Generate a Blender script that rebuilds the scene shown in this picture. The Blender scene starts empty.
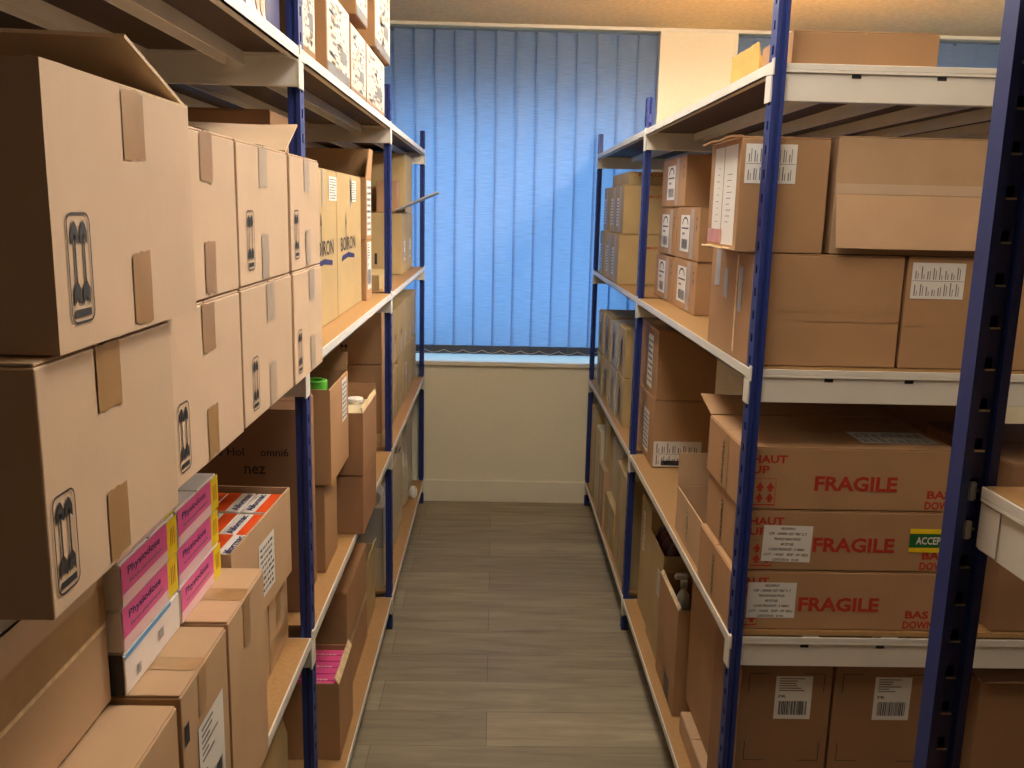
import bpy, bmesh, math, random
from mathutils import Vector, Matrix, noise
S = bpy.context.scene
COL = S.collection

# ---------------------------------------------------------------- camera
CAM_H, PITCH, YAW, ROLL, F_PX = 1.6063, 0.1924, 0.0217, 0.0230, 896.5
fw = Vector((math.sin(YAW)*math.cos(PITCH), math.cos(YAW)*math.cos(PITCH), -math.sin(PITCH)))
rt = Vector((math.cos(YAW), -math.sin(YAW), 0))
dn = -rt.cross(fw)
c_, s_ = math.cos(ROLL), math.sin(ROLL)
rt2 = rt*c_ - dn*s_
dn2 = rt*s_ + dn*c_
cam = bpy.data.cameras.new('camera')
cam.sensor_width = 36.0
cam.lens = F_PX/1024*36.0
cam.clip_start = 0.05
co = bpy.data.objects.new('camera', cam)
COL.objects.link(co)
co.matrix_world = Matrix(((rt2.x, -dn2.x, -fw.x, 0), (rt2.y, -dn2.y, -fw.y, 0), (rt2.z, -dn2.z, -fw.z, CAM_H), (0, 0, 0, 1)))
S.camera = co

# ---------------------------------------------------------------- world, exposure
w = bpy.data.worlds.new('daylight')
S.world = w
w.use_nodes = True
bg = w.node_tree.nodes['Background']
bg.inputs[0].default_value = (0.38, 0.64, 0.92, 1)
bg.inputs[1].default_value = 2.8
S.view_settings.view_transform = 'Standard'
S.view_settings.look = 'None'
S.view_settings.gamma = 1
S.view_settings.use_curve_mapping = False
S.view_settings.exposure = 0.10
LAMP_COL = (1.0, 0.925, 0.82)
LAMPS = [('ceiling_light', 0.22, 1.45, 0.26, 1.20, 12.0, 'long ceiling light nearest the camera, above the aisle'),
         ('ceiling_light', 0.10, 2.80, 0.26, 1.20, 10.0, 'long ceiling light further down the aisle, before the blinds'),
         ('ceiling_light', 1.10, 3.12, 0.26, 0.60, 95.0, 'ceiling light above the top right shelf'),
         ('ceiling_light', 1.75, 0.60, 0.26, 1.20, 5.0, 'ceiling light over the near right shelving, out to the side'),  # unseen lamp added to light the end cartons on the right
         ('ceiling_light', -2.25, 3.40, 0.26, 1.20, 4.0, 'ceiling light beyond the left shelving'),  # unseen lamp added to brighten the ceiling and window wall
         ('ceiling_light', 2.62, 3.40, 0.26, 1.20, 8.0, 'ceiling light beyond the right shelving')]  # another added lamp out of view, lifts ceiling and far wall

# ---------------------------------------------------------------- materials
def srgb(r, g, b):
    f = lambda c: (c/255/12.92) if c/255 <= 0.04045 else ((c/255+0.055)/1.055)**2.4
    return (f(r), f(g), f(b), 1)

def mat(name, col, rough=0.6, metal=0.0, nscale=0, namt=0.1, bump=0, stretch=(1, 1, 1), spec=0.4, rnd=0.0):
    m = bpy.data.materials.new(name)
    m.use_nodes = True
    nt = m.node_tree
    p = nt.nodes['Principled BSDF']
    p.inputs['Roughness'].default_value = rough
    p.inputs['Metallic'].default_value = metal
    p.inputs['Specular IOR Level'].default_value = spec
    p.inputs['Base Color'].default_value = col
    if nscale:
        tc = nt.nodes.new('ShaderNodeTexCoord')
        mp = nt.nodes.new('ShaderNodeMapping')
        mp.inputs['Scale'].default_value = stretch
        nz = nt.nodes.new('ShaderNodeTexNoise')
        nz.inputs['Scale'].default_value = nscale
        nz.inputs['Detail'].default_value = 5
        nt.links.new(tc.outputs['Object'], mp.inputs[0])
        nt.links.new(mp.outputs[0], nz.inputs['Vector'])
        mr = nt.nodes.new('ShaderNodeMapRange')
        mr.inputs[1].default_value = 0.3
        mr.inputs[2].default_value = 0.7
        mr.inputs[3].default_value = 1-namt
        mr.inputs[4].default_value = 1+namt
        nt.links.new(nz.outputs['Fac'], mr.inputs[0])
        last = mr.outputs[0]
        if rnd:
            oi = nt.nodes.new('ShaderNodeObjectInfo')
            m2 = nt.nodes.new('ShaderNodeMapRange')
            m2.inputs[3].default_value = 1-rnd
            m2.inputs[4].default_value = 1+rnd
            nt.links.new(oi.outputs['Random'], m2.inputs[0])
            mu = nt.nodes.new('ShaderNodeMath')
            mu.operation = 'MULTIPLY'
            nt.links.new(last, mu.inputs[0])
            nt.links.new(m2.outputs[0], mu.inputs[1])
            last = mu.outputs[0]
        vm = nt.nodes.new('ShaderNodeVectorMath')
        vm.operation = 'SCALE'
        vm.inputs[0].default_value = col[:3]
        nt.links.new(last, vm.inputs['Scale'])
        nt.links.new(vm.outputs[0], p.inputs['Base Color'])
        if bump:
            b = nt.nodes.new('ShaderNodeBump')
            b.inputs['Strength'].default_value = bump
            b.inputs['Distance'].default_value = 0.002
            nt.links.new(nz.outputs['Fac'], b.inputs['Height'])
            nt.links.new(b.outputs[0], p.inputs['Normal'])
    return m

def kraft(name, col):
    m = mat(name, col, rough=0.72, nscale=7, namt=0.07, bump=0, spec=0.25, rnd=0.05)
    nt = m.node_tree
    p = nt.nodes['Principled BSDF']
    tc = nt.nodes.new('ShaderNodeTexCoord')
    sp = nt.nodes.new('ShaderNodeSeparateXYZ')
    nt.links.new(tc.outputs['Object'], sp.inputs[0])
    ad = nt.nodes.new('ShaderNodeMath')
    ad.operation = 'ADD'
    nt.links.new(sp.outputs[0], ad.inputs[0])
    nt.links.new(sp.outputs[1], ad.inputs[1])
    si = nt.nodes.new('ShaderNodeMath')
    si.operation = 'MULTIPLY'
    si.inputs[1].default_value = 900
    nt.links.new(ad.outputs[0], si.inputs[0])
    sn = nt.nodes.new('ShaderNodeMath')
    sn.operation = 'SINE'
    nt.links.new(si.outputs[0], sn.inputs[0])
    b = nt.nodes.new('ShaderNodeBump')
    b.inputs['Strength'].default_value = 0.05
    b.inputs['Distance'].default_value = 0.0003
    nt.links.new(sn.outputs[0], b.inputs['Height'])
    nz = nt.nodes.new('ShaderNodeTexNoise')
    nz.inputs['Scale'].default_value = 14
    nz.inputs['Detail'].default_value = 3
    nt.links.new(tc.outputs['Object'], nz.inputs['Vector'])
    b2 = nt.nodes.new('ShaderNodeBump')
    b2.inputs['Strength'].default_value = 0.22
    b2.inputs['Distance'].default_value = 0.006
    nt.links.new(nz.outputs['Fac'], b2.inputs['Height'])
    nt.links.new(b.outputs[0], b2.inputs['Normal'])
    nt.links.new(b2.outputs[0], p.inputs['Normal'])
    return m

M = {}
M['kraft'] = kraft('kraft_cardboard', srgb(187, 155, 122))
M['pale'] = kraft('pale_kraft_cardboard', srgb(204, 177, 150))
M['yellow'] = kraft('yellowish_kraft_cardboard', srgb(182, 158, 114))
M['brown'] = kraft('brown_kraft_cardboard', srgb(172, 134, 98))
M['red'] = kraft('reddish_kraft_cardboard', srgb(156, 118, 88))
M['beige'] = kraft('beige_cardboard', srgb(203, 190, 160))
M['edge'] = mat('torn_cardboard_edge', srgb(226, 200, 160), 0.8, nscale=60, namt=0.2)
M['tape'] = mat('brown_packing_tape', srgb(168, 133, 92), 0.28, nscale=25, namt=0.08, spec=0.5)
M['redtape'] = mat('reddish_clear_tape', srgb(204, 132, 80), 0.3, nscale=30, namt=0.2)
M['tape_pale'] = mat('greyish_packing_tape', srgb(176, 158, 136), 0.45, nscale=25, namt=0.08, spec=0.5)
M['tape_clear'] = mat('bluish_clear_tape', srgb(168, 166, 166), 0.5, nscale=25, namt=0.1, spec=0.6)
M['paper'] = mat('white_label_paper', srgb(226, 222, 216), 0.55, nscale=20, namt=0.03)
M['printpaper'] = mat('grey_white_printed_paper', srgb(196, 192, 182), 0.55, nscale=20, namt=0.05)
M['ink'] = mat('dark_grey_ink', srgb(48, 47, 50), 0.6, nscale=30, namt=0.1)
M['softink'] = mat('grey_printed_ink', srgb(120, 118, 120), 0.6, nscale=30, namt=0.15)
M['blueink'] = mat('navy_ink', srgb(44, 44, 92), 0.6, nscale=30, namt=0.1)
M['redink'] = mat('red_printing_ink', srgb(176, 52, 34), 0.65, nscale=60, namt=0.12)
M['navy'] = mat('navy_blue_painted_steel', srgb(30, 48, 116), 0.5, nscale=12, namt=0.1, spec=0.5)
M['cream'] = mat('cream_painted_steel', srgb(224, 219, 210), 0.42, nscale=9, namt=0.04, spec=0.5)
M['steel'] = mat('bare_galvanised_steel', srgb(170, 168, 162), 0.3, 0.9, nscale=40, namt=0.1)
M['board'] = mat('fibreboard', srgb(168, 130, 84), 0.6, nscale=120, namt=0.10)
M['underboard'] = mat('dark_brown_underside', srgb(70, 52, 42), 0.65, nscale=120, namt=0.10)  # darker brown for the downward faces of the boards
M['black'] = mat('black_plastic_and_holes', srgb(22, 22, 24), 0.4, nscale=20, namt=0.1)
M['pink'] = mat('pink_printed_card', srgb(226, 92, 158), 0.38, nscale=15, namt=0.04)
M['hotpink'] = mat('hot_pink_printed_card', srgb(228, 84, 150), 0.4, nscale=15, namt=0.05)
M['palepink'] = mat('pale_pink_printed_card', srgb(238, 200, 204), 0.4, nscale=15, namt=0.03)
M['yellowcard'] = mat('yellow_printed_card', srgb(240, 208, 30), 0.38, nscale=15, namt=0.04)
M['whitecard'] = mat('white_glossy_card', srgb(236, 226, 220), 0.35, nscale=15, namt=0.03)
M['sky'] = mat('light_blue_print', srgb(92, 164, 222), 0.4, nscale=15, namt=0.04)
M['orange'] = mat('orange_printed_card', srgb(232, 84, 30), 0.4, nscale=15, namt=0.05)
M['green'] = mat('green_tape', srgb(96, 190, 70), 0.25, nscale=30, namt=0.15)
M['greenink'] = mat('green_label_print', srgb(28, 104, 52), 0.5, nscale=20, namt=0.05)
M['plastic'] = mat('white_plastic', srgb(228, 226, 220), 0.3, nscale=20, namt=0.03)
M['bag'] = mat('cloudy_plastic_film', srgb(196, 186, 158), 0.25, nscale=18, namt=0.12, bump=0.4)
M['pocket'] = mat('slate_blue_pocket', srgb(92, 106, 128), 0.7, nscale=40, namt=0.08)
M['greybox'] = mat('grey_card', srgb(176, 170, 160), 0.55, nscale=15, namt=0.05)
M['darkred'] = mat('dark_wine_plastic_film', srgb(66, 26, 34), 0.3, nscale=25, namt=0.3)
M['skin'] = mat('photo_skin_print', srgb(226, 168, 140), 0.4, nscale=25, namt=0.1)
M['darkblue'] = mat('dark_blue_card', srgb(36, 40, 96), 0.4, nscale=15, namt=0.05)
M['yellowpack'] = kraft('bright_kraft_cardboard', srgb(214, 172, 96))
M['wall'] = mat('cream_wall_paint', srgb(238, 231, 208), 0.75, nscale=60, namt=0.02, bump=0.15, spec=0.3)
M['sidewall'] = mat('dimmed_wall_paint', srgb(156, 146, 130), 0.8, nscale=60, namt=0.02, spec=0.2)  # wall paint darkened on the unseen walls to cut bounced light
M['trim'] = mat('white_gloss_trim', srgb(232, 226, 208), 0.45, nscale=10, namt=0.02)
M['ceil'] = mat('beige_textured_ceiling', srgb(228, 208, 160), 0.9, nscale=45, namt=0.10, bump=0.5, spec=0.1)
M['frame'] = mat('white_window_frame', srgb(225, 225, 225), 0.4, nscale=10, namt=0.02)

def floor_mat():
    m = bpy.data.materials.new('grey_oak_vinyl_planks')
    m.use_nodes = True
    nt = m.node_tree
    p = nt.nodes['Principled BSDF']
    p.inputs['Roughness'].default_value = 0.5
    p.inputs['Specular IOR Level'].default_value = 0.35
    tc = nt.nodes.new('ShaderNodeTexCoord')
    br = nt.nodes.new('ShaderNodeTexBrick')
    br.offset = 0.37
    br.inputs['Scale'].default_value = 1
    br.inputs['Brick Width'].default_value = 0.95
    br.inputs['Row Height'].default_value = 0.19
    br.inputs['Mortar Size'].default_value = 0.0012
    br.inputs['Mortar Smooth'].default_value = 0.3
    br.inputs['Bias'].default_value = 0
    br.inputs['Color1'].default_value = srgb(142, 130, 108)
    br.inputs['Color2'].default_value = srgb(162, 149, 124)
    br.inputs['Mortar'].default_value = srgb(104, 96, 84)
    nt.links.new(tc.outputs['Object'], br.inputs['Vector'])
    mp = nt.nodes.new('ShaderNodeMapping')
    mp.inputs['Scale'].default_value = (1.6, 14, 1)
    nt.links.new(tc.outputs['Object'], mp.inputs[0])
    nz = nt.nodes.new('ShaderNodeTexNoise')
    nz.inputs['Scale'].default_value = 1.6
    nz.inputs['Detail'].default_value = 8
    nz.inputs['Roughness'].default_value = 0.65
    nz.inputs['Distortion'].default_value = 0.8
    nt.links.new(mp.outputs[0], nz.inputs['Vector'])
    mr = nt.nodes.new('ShaderNodeMapRange')
    mr.inputs[1].default_value = 0.3
    mr.inputs[2].default_value = 0.7
    mr.inputs[3].default_value = 0.70
    mr.inputs[4].default_value = 1.22
    nt.links.new(nz.outputs['Fac'], mr.inputs[0])
    vm = nt.nodes.new('ShaderNodeVectorMath')
    vm.operation = 'SCALE'
    nt.links.new(br.outputs['Color'], vm.inputs[0])
    nt.links.new(mr.outputs[0], vm.inputs['Scale'])
    nt.links.new(vm.outputs[0], p.inputs['Base Color'])
    b = nt.nodes.new('ShaderNodeBump')
    b.inputs['Strength'].default_value = 0.15
    b.inputs['Distance'].default_value = 0.001
    nt.links.new(nz.outputs['Fac'], b.inputs['Height'])
    nt.links.new(b.outputs[0], p.inputs['Normal'])
    return m
M['floor'] = floor_mat()

def blind_mat():
    m = bpy.data.materials.new('blue_blind_fabric')
    m.use_nodes = True
    nt = m.node_tree
    nt.nodes.remove(nt.nodes['Principled BSDF'])
    out = nt.nodes['Material Output']
    tc = nt.nodes.new('ShaderNodeTexCoord')
    mp = nt.nodes.new('ShaderNodeMapping')
    mp.inputs['Scale'].default_value = (2, 2, 60)
    nz = nt.nodes.new('ShaderNodeTexNoise')
    nz.inputs['Scale'].default_value = 6
    nz.inputs['Detail'].default_value = 6
    nt.links.new(tc.outputs['Object'], mp.inputs[0])
    nt.links.new(mp.outputs[0], nz.inputs['Vector'])
    mr = nt.nodes.new('ShaderNodeMapRange')
    mr.inputs[1].default_value = 0.3
    mr.inputs[2].default_value = 0.7
    mr.inputs[3].default_value = 0.86
    mr.inputs[4].default_value = 1.14
    nt.links.new(nz.outputs['Fac'], mr.inputs[0])
    outs = []
    for c in (srgb(146, 164, 190), srgb(150, 186, 226)):
        vm = nt.nodes.new('ShaderNodeVectorMath')
        vm.operation = 'SCALE'
        vm.inputs[0].default_value = c[:3]
        nt.links.new(mr.outputs[0], vm.inputs['Scale'])
        outs.append(vm.outputs[0])
    d = nt.nodes.new('ShaderNodeBsdfDiffuse')
    t = nt.nodes.new('ShaderNodeBsdfTranslucent')
    mx = nt.nodes.new('ShaderNodeMixShader')
    mx.inputs[0].default_value = 0.5
    nt.links.new(outs[0], d.inputs[0])
    nt.links.new(outs[1], t.inputs[0])
    nt.links.new(d.outputs[0], mx.inputs[1])
    nt.links.new(t.outputs[0], mx.inputs[2])
    nt.links.new(mx.outputs[0], out.inputs[0])
    return m
M['blind'] = blind_mat()

def glass_mat():
    m = bpy.data.materials.new('window_glass')
    m.use_nodes = True
    nt = m.node_tree
    nt.nodes.remove(nt.nodes['Principled BSDF'])
    t = nt.nodes.new('ShaderNodeBsdfTransparent')
    g = nt.nodes.new('ShaderNodeBsdfGlossy')
    g.inputs['Roughness'].default_value = 0.02
    lw = nt.nodes.new('ShaderNodeLayerWeight')
    lw.inputs[0].default_value = 0.15
    mx = nt.nodes.new('ShaderNodeMixShader')
    nt.links.new(lw.outputs['Fresnel'], mx.inputs[0])
    nt.links.new(t.outputs[0], mx.inputs[1])
    nt.links.new(g.outputs[0], mx.inputs[2])
    nt.links.new(mx.outputs[0], nt.nodes['Material Output'].inputs[0])
    return m
M['glass'] = glass_mat()

def emit_mat(name, col, st):
    m = bpy.data.materials.new(name)
    m.use_nodes = True
    nt = m.node_tree
    p = nt.nodes['Principled BSDF']
    p.inputs['Base Color'].default_value = (0.9, 0.9, 0.88, 1)
    p.inputs['Emission Color'].default_value = (*col, 1)
    p.inputs['Emission Strength'].default_value = st
    return m

# ---------------------------------------------------------------- object helpers
def link(name, me, parent=None, loc=(0, 0, 0)):
    o = bpy.data.objects.new(name, me)
    COL.objects.link(o)
    o.location = loc
    if parent: o.parent = parent
    return o

def bm_obj(name, bm, mats, parent=None, loc=(0, 0, 0), smooth=False):
    me = bpy.data.meshes.new(name)
    bmesh.ops.recalc_face_normals(bm, faces=bm.faces[:]) if not smooth == 'keep' else None
    bm.to_mesh(me)
    bm.free()
    if not isinstance(mats, (list, tuple)): mats = [mats]
    for m_ in mats: me.materials.append(m_)
    if smooth is True:
        for p in me.polygons: p.use_smooth = True
    return link(name, me, parent, loc)

def tag(o, label, cat, group=None, kind=None):
    if label: o['label'] = label
    if cat: o['category'] = cat
    if group: o['group'] = group
    if kind: o['kind'] = kind
    return o

def thing(name, label, cat, loc, rz=0, group=None):
    o = link(name, None, None, loc)
    o.rotation_euler = (0, 0, rz)
    o.empty_display_size = 0.05
    return tag(o, label, cat, group)

def add_box(bm, x0, x1, y0, y1, z0, z1, mi=0):
    vs = [bm.verts.new((x, y, z)) for x in (x0, x1) for y in (y0, y1) for z in (z0, z1)]
    for f in ((0, 1, 3, 2), (4, 6, 7, 5), (0, 4, 5, 1), (2, 3, 7, 6), (0, 2, 6, 4), (1, 5, 7, 3)):
        bm.faces.new([vs[i] for i in f]).material_index = mi

def box_obj(name, b, m, parent=None, bevel=0.0, origin=(0, 0, 0)):
    bm = bmesh.new()
    ox, oy, oz = origin
    add_box(bm, b[0]-ox, b[1]-ox, b[2]-oy, b[3]-oy, b[4]-oz, b[5]-oz)
    if bevel: bmesh.ops.bevel(bm, geom=bm.edges[:], offset=bevel, segments=2, affect='EDGES', clamp_overlap=True)
    return bm_obj(name, bm, m, parent)

def struct(o):
    o['kind'] = 'structure'
    return o

_txt = {}
def text_mesh(s, bold=0):
    """polygons of a string"""
    if (s, bold) in _txt: return _txt[(s, bold)]
    cu = bpy.data.curves.new('t', 'FONT')
    cu.body = s
    cu.size = 1.0
    cu.resolution_u = 2
    cu.offset = bold
    o = bpy.data.objects.new('t', cu)
    COL.objects.link(o)
    dg = bpy.context.evaluated_depsgraph_get()
    me = bpy.data.meshes.new_from_object(o.evaluated_get(dg))
    vs = [(v.co.x, v.co.y) for v in me.vertices]
    fs = [tuple(p.vertices) for p in me.polygons]
    bpy.data.objects.remove(o)
    bpy.data.curves.remove(cu)
    bpy.data.meshes.remove(me)
    xs = [v[0] for v in vs]; ys = [v[1] for v in vs]
    bx = (min(xs), max(xs), min(ys), max(ys))
    _txt[(s, bold)] = (vs, fs, bx)
    return _txt[(s, bold)]

class Sheet:
    """2-D drawing (paper and ink) laid on one face of a carton"""
    def __init__(self, fr):
        self.fr = fr
        self.bm = bmesh.new()
    def poly(self, pts, mi=0, lvl=0):
        vs = [self.bm.verts.new(self.fr(x, y, lvl)) for x, y in pts]
        try: self.bm.faces.new(vs).material_index = mi
        except ValueError: pass
    def rect(self, x0, y0, x1, y1, mi=0, lvl=0):
        self.poly([(x0, y0), (x1, y0), (x1, y1), (x0, y1)], mi, lvl)
    def text(self, s, x0, y0, w, h, mi=1, lvl=1, rot=0, bold=0.02):
        vs, fs, bx = text_mesh(s, bold)
        sx = w/max(1e-6, bx[1]-bx[0]); sy = h/max(1e-6, bx[3]-bx[2])
        def tr(v):
            a = (v[0]-bx[0])*sx; b = (v[1]-bx[2])*sy
            if rot == 90: return (x0-b, y0+a)
            if rot == -90: return (x0+b, y0-a)
            return (x0+a, y0+b)
        nv = [self.bm.verts.new(self.fr(*tr(v), lvl)) for v in vs]
        for f in fs:
            try: self.bm.faces.new([nv[i] for i in f]).material_index = mi
            except ValueError: pass
    def arrows(self, x, y, w, h, mi=1, lvl=0, border=True):
        """the two up-arrows in a frame printed on cartons"""
        t = w*0.045
        if border:
            r = w*0.22
            out = []; inn = []
            for cx, cy, a0 in ((x+w-r, y+h-r, 0), (x+r, y+h-r, 90), (x+r, y+r, 180), (x+w-r, y+r, 270)):
                for k in range(5):
                    a = math.radians(a0+k*22.5)
                    out.append((cx+r*math.cos(a), cy+r*math.sin(a)))
                    inn.append((cx+(r-t)*math.cos(a), cy+(r-t)*math.sin(a)))
            n = len(out)
            for i in range(n):
                j = (i+1) % n
                self.poly([out[i], out[j], inn[j], inn[i]], mi, lvl)
        for cx in (x+w*0.31, x+w*0.69):
            hw = w*0.155
            tp = y+h*0.93
            self.poly([(cx-hw, tp-h*0.22), (cx, tp-h*0.165), (cx, tp), (cx-hw*.55, tp-h*.035), (cx-hw, tp-h*.10)], mi, lvl)
            self.poly([(cx+hw, tp-h*0.22), (cx, tp-h*0.165), (cx, tp), (cx+hw*.55, tp-h*.035), (cx+hw, tp-h*.10)], mi, lvl)
            self.rect(cx-t*.8, y+h*0.36, cx+t*.8, tp-h*0.13, mi, lvl)
            self.poly([(cx-hw, y+h*0.155), (cx, y+h*0.225), (cx, y+h*0.40), (cx-hw, y+h*0.31)], mi, lvl)
            self.poly([(cx+hw, y+h*0.155), (cx, y+h*0.225), (cx, y+h*0.40), (cx+hw, y+h*0.31)], mi, lvl)
        self.rect(x+w*.16, y+h*.06, x+w*.84, y+h*.13, mi, lvl)
    def barcode(self, x0, y0, x1, y1, mi=1, lvl=1, seed=1):
        r = random.Random(seed)
        x = x0
        while x < x1:
            bw = r.choice((.012, .02, .035))*(x1-x0)
            self.rect(x, y0, min(x+bw, x1), y1, mi, lvl)
            x += bw+r.choice((.012, .02, .03))*(x1-x0)
    def build(self, name, mats, parent):
        me = bpy.data.meshes.new(name)
        self.bm.to_mesh(me)
        self.bm.free()
        for m_ in mats: me.materials.append(m_)
        return link(name, me, parent)

class Carton:
    def __init__(self, label, x0, x1, y0, y1, z0, z1, m='kraft', group=None, seam='x', opened=False, rot=0, name='cardboard_box', cat='box', dent=0.0006, side=None, wall=True):
        self.b = (x0, x1, y0, y1, z0, z1)
        self.c = ((x0+x1)/2, (y0+y1)/2, z0)
        self.m = M[m] if isinstance(m, str) else m
        self.root = thing(name, label, cat, self.c, rot, group)
        W, D, H = x1-x0, y1-y0, z1-z0
        rs = random.Random(hash((round(x0*1000), round(y0*1000), round(z0*1000))))
        off = Vector((rs.random()*50, rs.random()*50, rs.random()*50))
        bm = bmesh.new()
        hh = H if opened else H-0.0035
        add_box(bm, -W/2, W/2, -D/2, D/2, 0, hh)
        if opened:
            top = [f for f in bm.faces if f.normal.z > .9 or all(v.co.z > hh-1e-5 for v in f.verts)]
            bmesh.ops.delete(bm, geom=top, context='FACES')
        bmesh.ops.subdivide_edges(bm, edges=bm.edges[:], cuts=5, use_grid_fill=True)
        for v in bm.verts:
            ex = min(abs(abs(v.co.x)-W/2) < 1e-5, 1); ey = min(abs(abs(v.co.y)-D/2) < 1e-5, 1); ez = v.co.z > hh-1e-5 or v.co.z < 1e-5
            n = noise.noise(v.co*9+off)
            k = dent*(1 if ex+ey+ez < 2 else 0.6)
            d = -abs(n)*k*1.6
            if ex: v.co.x += d if v.co.x > 0 else -d
            if ey: v.co.y += (-1 if v.co.y > 0 else 1)*abs(noise.noise(v.co*9-off))*k*1.6
        if not opened:
            for f in bm.faces[:]: pass
            g = 0.0018
            zt = hh+0.0003
            if seam == 'x':
                add_box(bm, -W/2+.0015, W/2-.0015, -D/2+.0015, -g, zt, H)
                add_box(bm, -W/2+.0015, W/2-.0015, g, D/2-.0015, zt, H)
            else:
                add_box(bm, -W/2+.0015, -g, -D/2+.0015, D/2-.0015, zt, H)
                add_box(bm, g, W/2-.0015, -D/2+.0015, D/2-.0015, zt, H)
        else:
            bmesh.ops.recalc_face_normals(bm, faces=bm.faces[:])
        self.body = bm_obj('body', bm, self.m, self.root)
        if opened:
            so = self.body.modifiers.new('wall', 'SOLIDIFY')
            so.thickness = 0.004
            so.offset = -1
        else:
            be = self.body.modifiers.new('soft_edges', 'BEVEL')
            be.width = 0.0022
            be.segments = 2
            be.limit_method = 'ANGLE'
            be.angle_limit = math.radians(50)
    def frame(self, face, u=0, v=0, rot=0):
        """local 2-D frame: origin at world (u, v) on that face, x to the reader's right, y up"""
        x0, x1, y0, y1, z0, z1 = self.b
        cx, cy, cz = self.c
        ca, sa = math.cos(rot), math.sin(rot)
        def fr(s, t, lvl=0):
            s, t = s*ca-t*sa, s*sa+t*ca
            e = 0.0008+0.0003*lvl
            if face == '+x': p = (x1+e, u+s, v+t)
            elif face == '-x': p = (x0-e, u-s, v+t)
            elif face == '-y': p = (u+s, y0-e, v+t)
            elif face == '+z': p = (u+s, v+t, z1+e)
            return (p[0]-cx, p[1]-cy, p[2]-cz)
        return fr
    def label(self, face, u, v, w, h, style='lines', seed=0, rot=0, lines=None):
        """(u, v) lower-left corner in the reader's frame"""
        s = Sheet(self.frame(face, u, v, rot))
        s.rect(0, 0, w, h, 0, 0)
        r = random.Random(seed)
        if style == 'text':
            n = len(lines)
            for i, tx in enumerate(lines):
                ww = min(w*0.9, w*0.9*len(tx)/max(len(q) for q in lines))
                s.text(tx, (w-ww)/2, h-h*(i+0.85)/n, ww, h*0.5/n)
        elif style == 'post':
            for i in range(6):
                s.rect(w*.1, h*(.93-.055*i), w*(.35+.45*r.random()), h*(.955-.055*i), 2, 1)
            s.barcode(w*.12, h*.1, w*.88, h*.42, 1, 1, seed)
            s.text('FR', w*.1, h*.5, w*.2, h*.06)
        elif style == 'carrier':
            s.rect(w*.12, h*.62, w*.88, h*.66, 1, 1)
            for k in range(10):
                a, b = math.radians(18*k), math.radians(18*(k+1))
                R = w*.33
                s.poly([(w*.5+R*math.cos(a), h*.74+R*.55*math.sin(a)), (w*.5+R*math.cos(b), h*.74+R*.55*math.sin(b)), (w*.5+R*.8*math.cos(b), h*.74+R*.42*math.sin(b)), (w*.5+R*.8*math.cos(a), h*.74+R*.42*math.sin(a))], 1, 1)
            s.rect(w*.2, h*.46, w*.5, h*.52, 2, 1)
            s.barcode(w*.2, h*.08, w*.85, h*.34, 1, 1, seed)
        elif style == 'columns':
            n = 8
            for i in range(n):
                for k in range(2):
                    x = w*(.06+.9*i/n)
                    y = h*(.08+.46*k)
                    s.rect(x, y, x+w*.022, y+h*(.18+.2*r.random()), 2, 1)
                    s.rect(x+w*.045, y, x+w*.06, y+h*(.12+.24*r.random()), 2, 1)
            s.rect(w*.02, h*.49, w*.98, h*.505, 2, 1)
        elif style == 'lines':
            n = 8
            for i in range(n):
                y = h*(.9-.88*i/n)
                x = w*.08
                while x < w*.85:
                    ww = w*r.uniform(.06, .22)
                    s.rect(x, y-h*.045, min(x+ww, w*.94), y, 2 if r.random() < .5 else 1, 1)
                    x += ww+w*.04
        elif style == 'print':
            for i in range(70):
                x = r.uniform(.05, .8)*w; y = r.uniform(.05, .9)*h
                s.rect(x, y, x+w*r.uniform(.04, .16), y+h*r.uniform(.01, .05), r.choice((2, 2, 2, 3)), 1)
            s.rect(w*.55, h*.25, w*.85, h*.42, 2, 2)
            s.rect(0, 0, w, h*.06, 3, 1)
        return s.build('label', [M['printpaper' if style == 'print' else 'paper'], M['ink'], M['softink'], M['tape']], self.root)
    def tape(self, face, u, v0, v1, w=0.024, m='tape', ragged=True):
        """upright strip of tape on a face"""
        s = Sheet(self.frame(face, u, 0))
        sg = 1 if face in ('+x', '-y', '+z') else 1
        pts = []
        r = random.Random(int(abs(u)*9973+v0*997))
        n = 6
        for k in range(n+1): pts.append((-w/2+w*k/n, v0+(r.uniform(0, .006) if ragged else 0)))
        for k in range(n, -1, -1): pts.append((-w/2+w*k/n, v1-(r.uniform(0, .004) if ragged else 0)))
        s.poly(pts, 0, 0)
        return s.build('packing_tape', [M[m]], self.root)
    def htape(self, face, u0, u1, v, w=0.04, m='tape'):
        s = Sheet(self.frame(face, 0, 0))
        f = -1 if face == '-x' else 1
        s.rect(min(f*u0, f*u1), v-w/2, max(f*u0, f*u1), v+w/2)
        return s.build('packing_tape', [M[m]], self.root)
    def top_tape(self, along='x', w=0.045, at=None, m='tape', a0=None, a1=None):
        x0, x1, y0, y1, z0, z1 = self.b
        s = Sheet(self.frame('+z', 0, 0))
        if along == 'x':
            c = at if at is not None else (y0+y1)/2
            s.rect(a0 or x0+.002, c-w/2, a1 or x1-.001, c+w/2)
        else:
            c = at if at is not None else (x0+x1)/2
            s.rect(c-w/2, y0+.002, c+w/2, y1-.002)
        return s.build('packing_tape', [M[m]], self.root)
    def marks(self, face, u, v, w, h, name='arrow_mark', m='ink', border=True):
        s = Sheet(self.frame(face, u, v))
        s.arrows(0, 0, w, h, 0, 0, border)
        return s.build(name, [M[m]], self.root)
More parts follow.
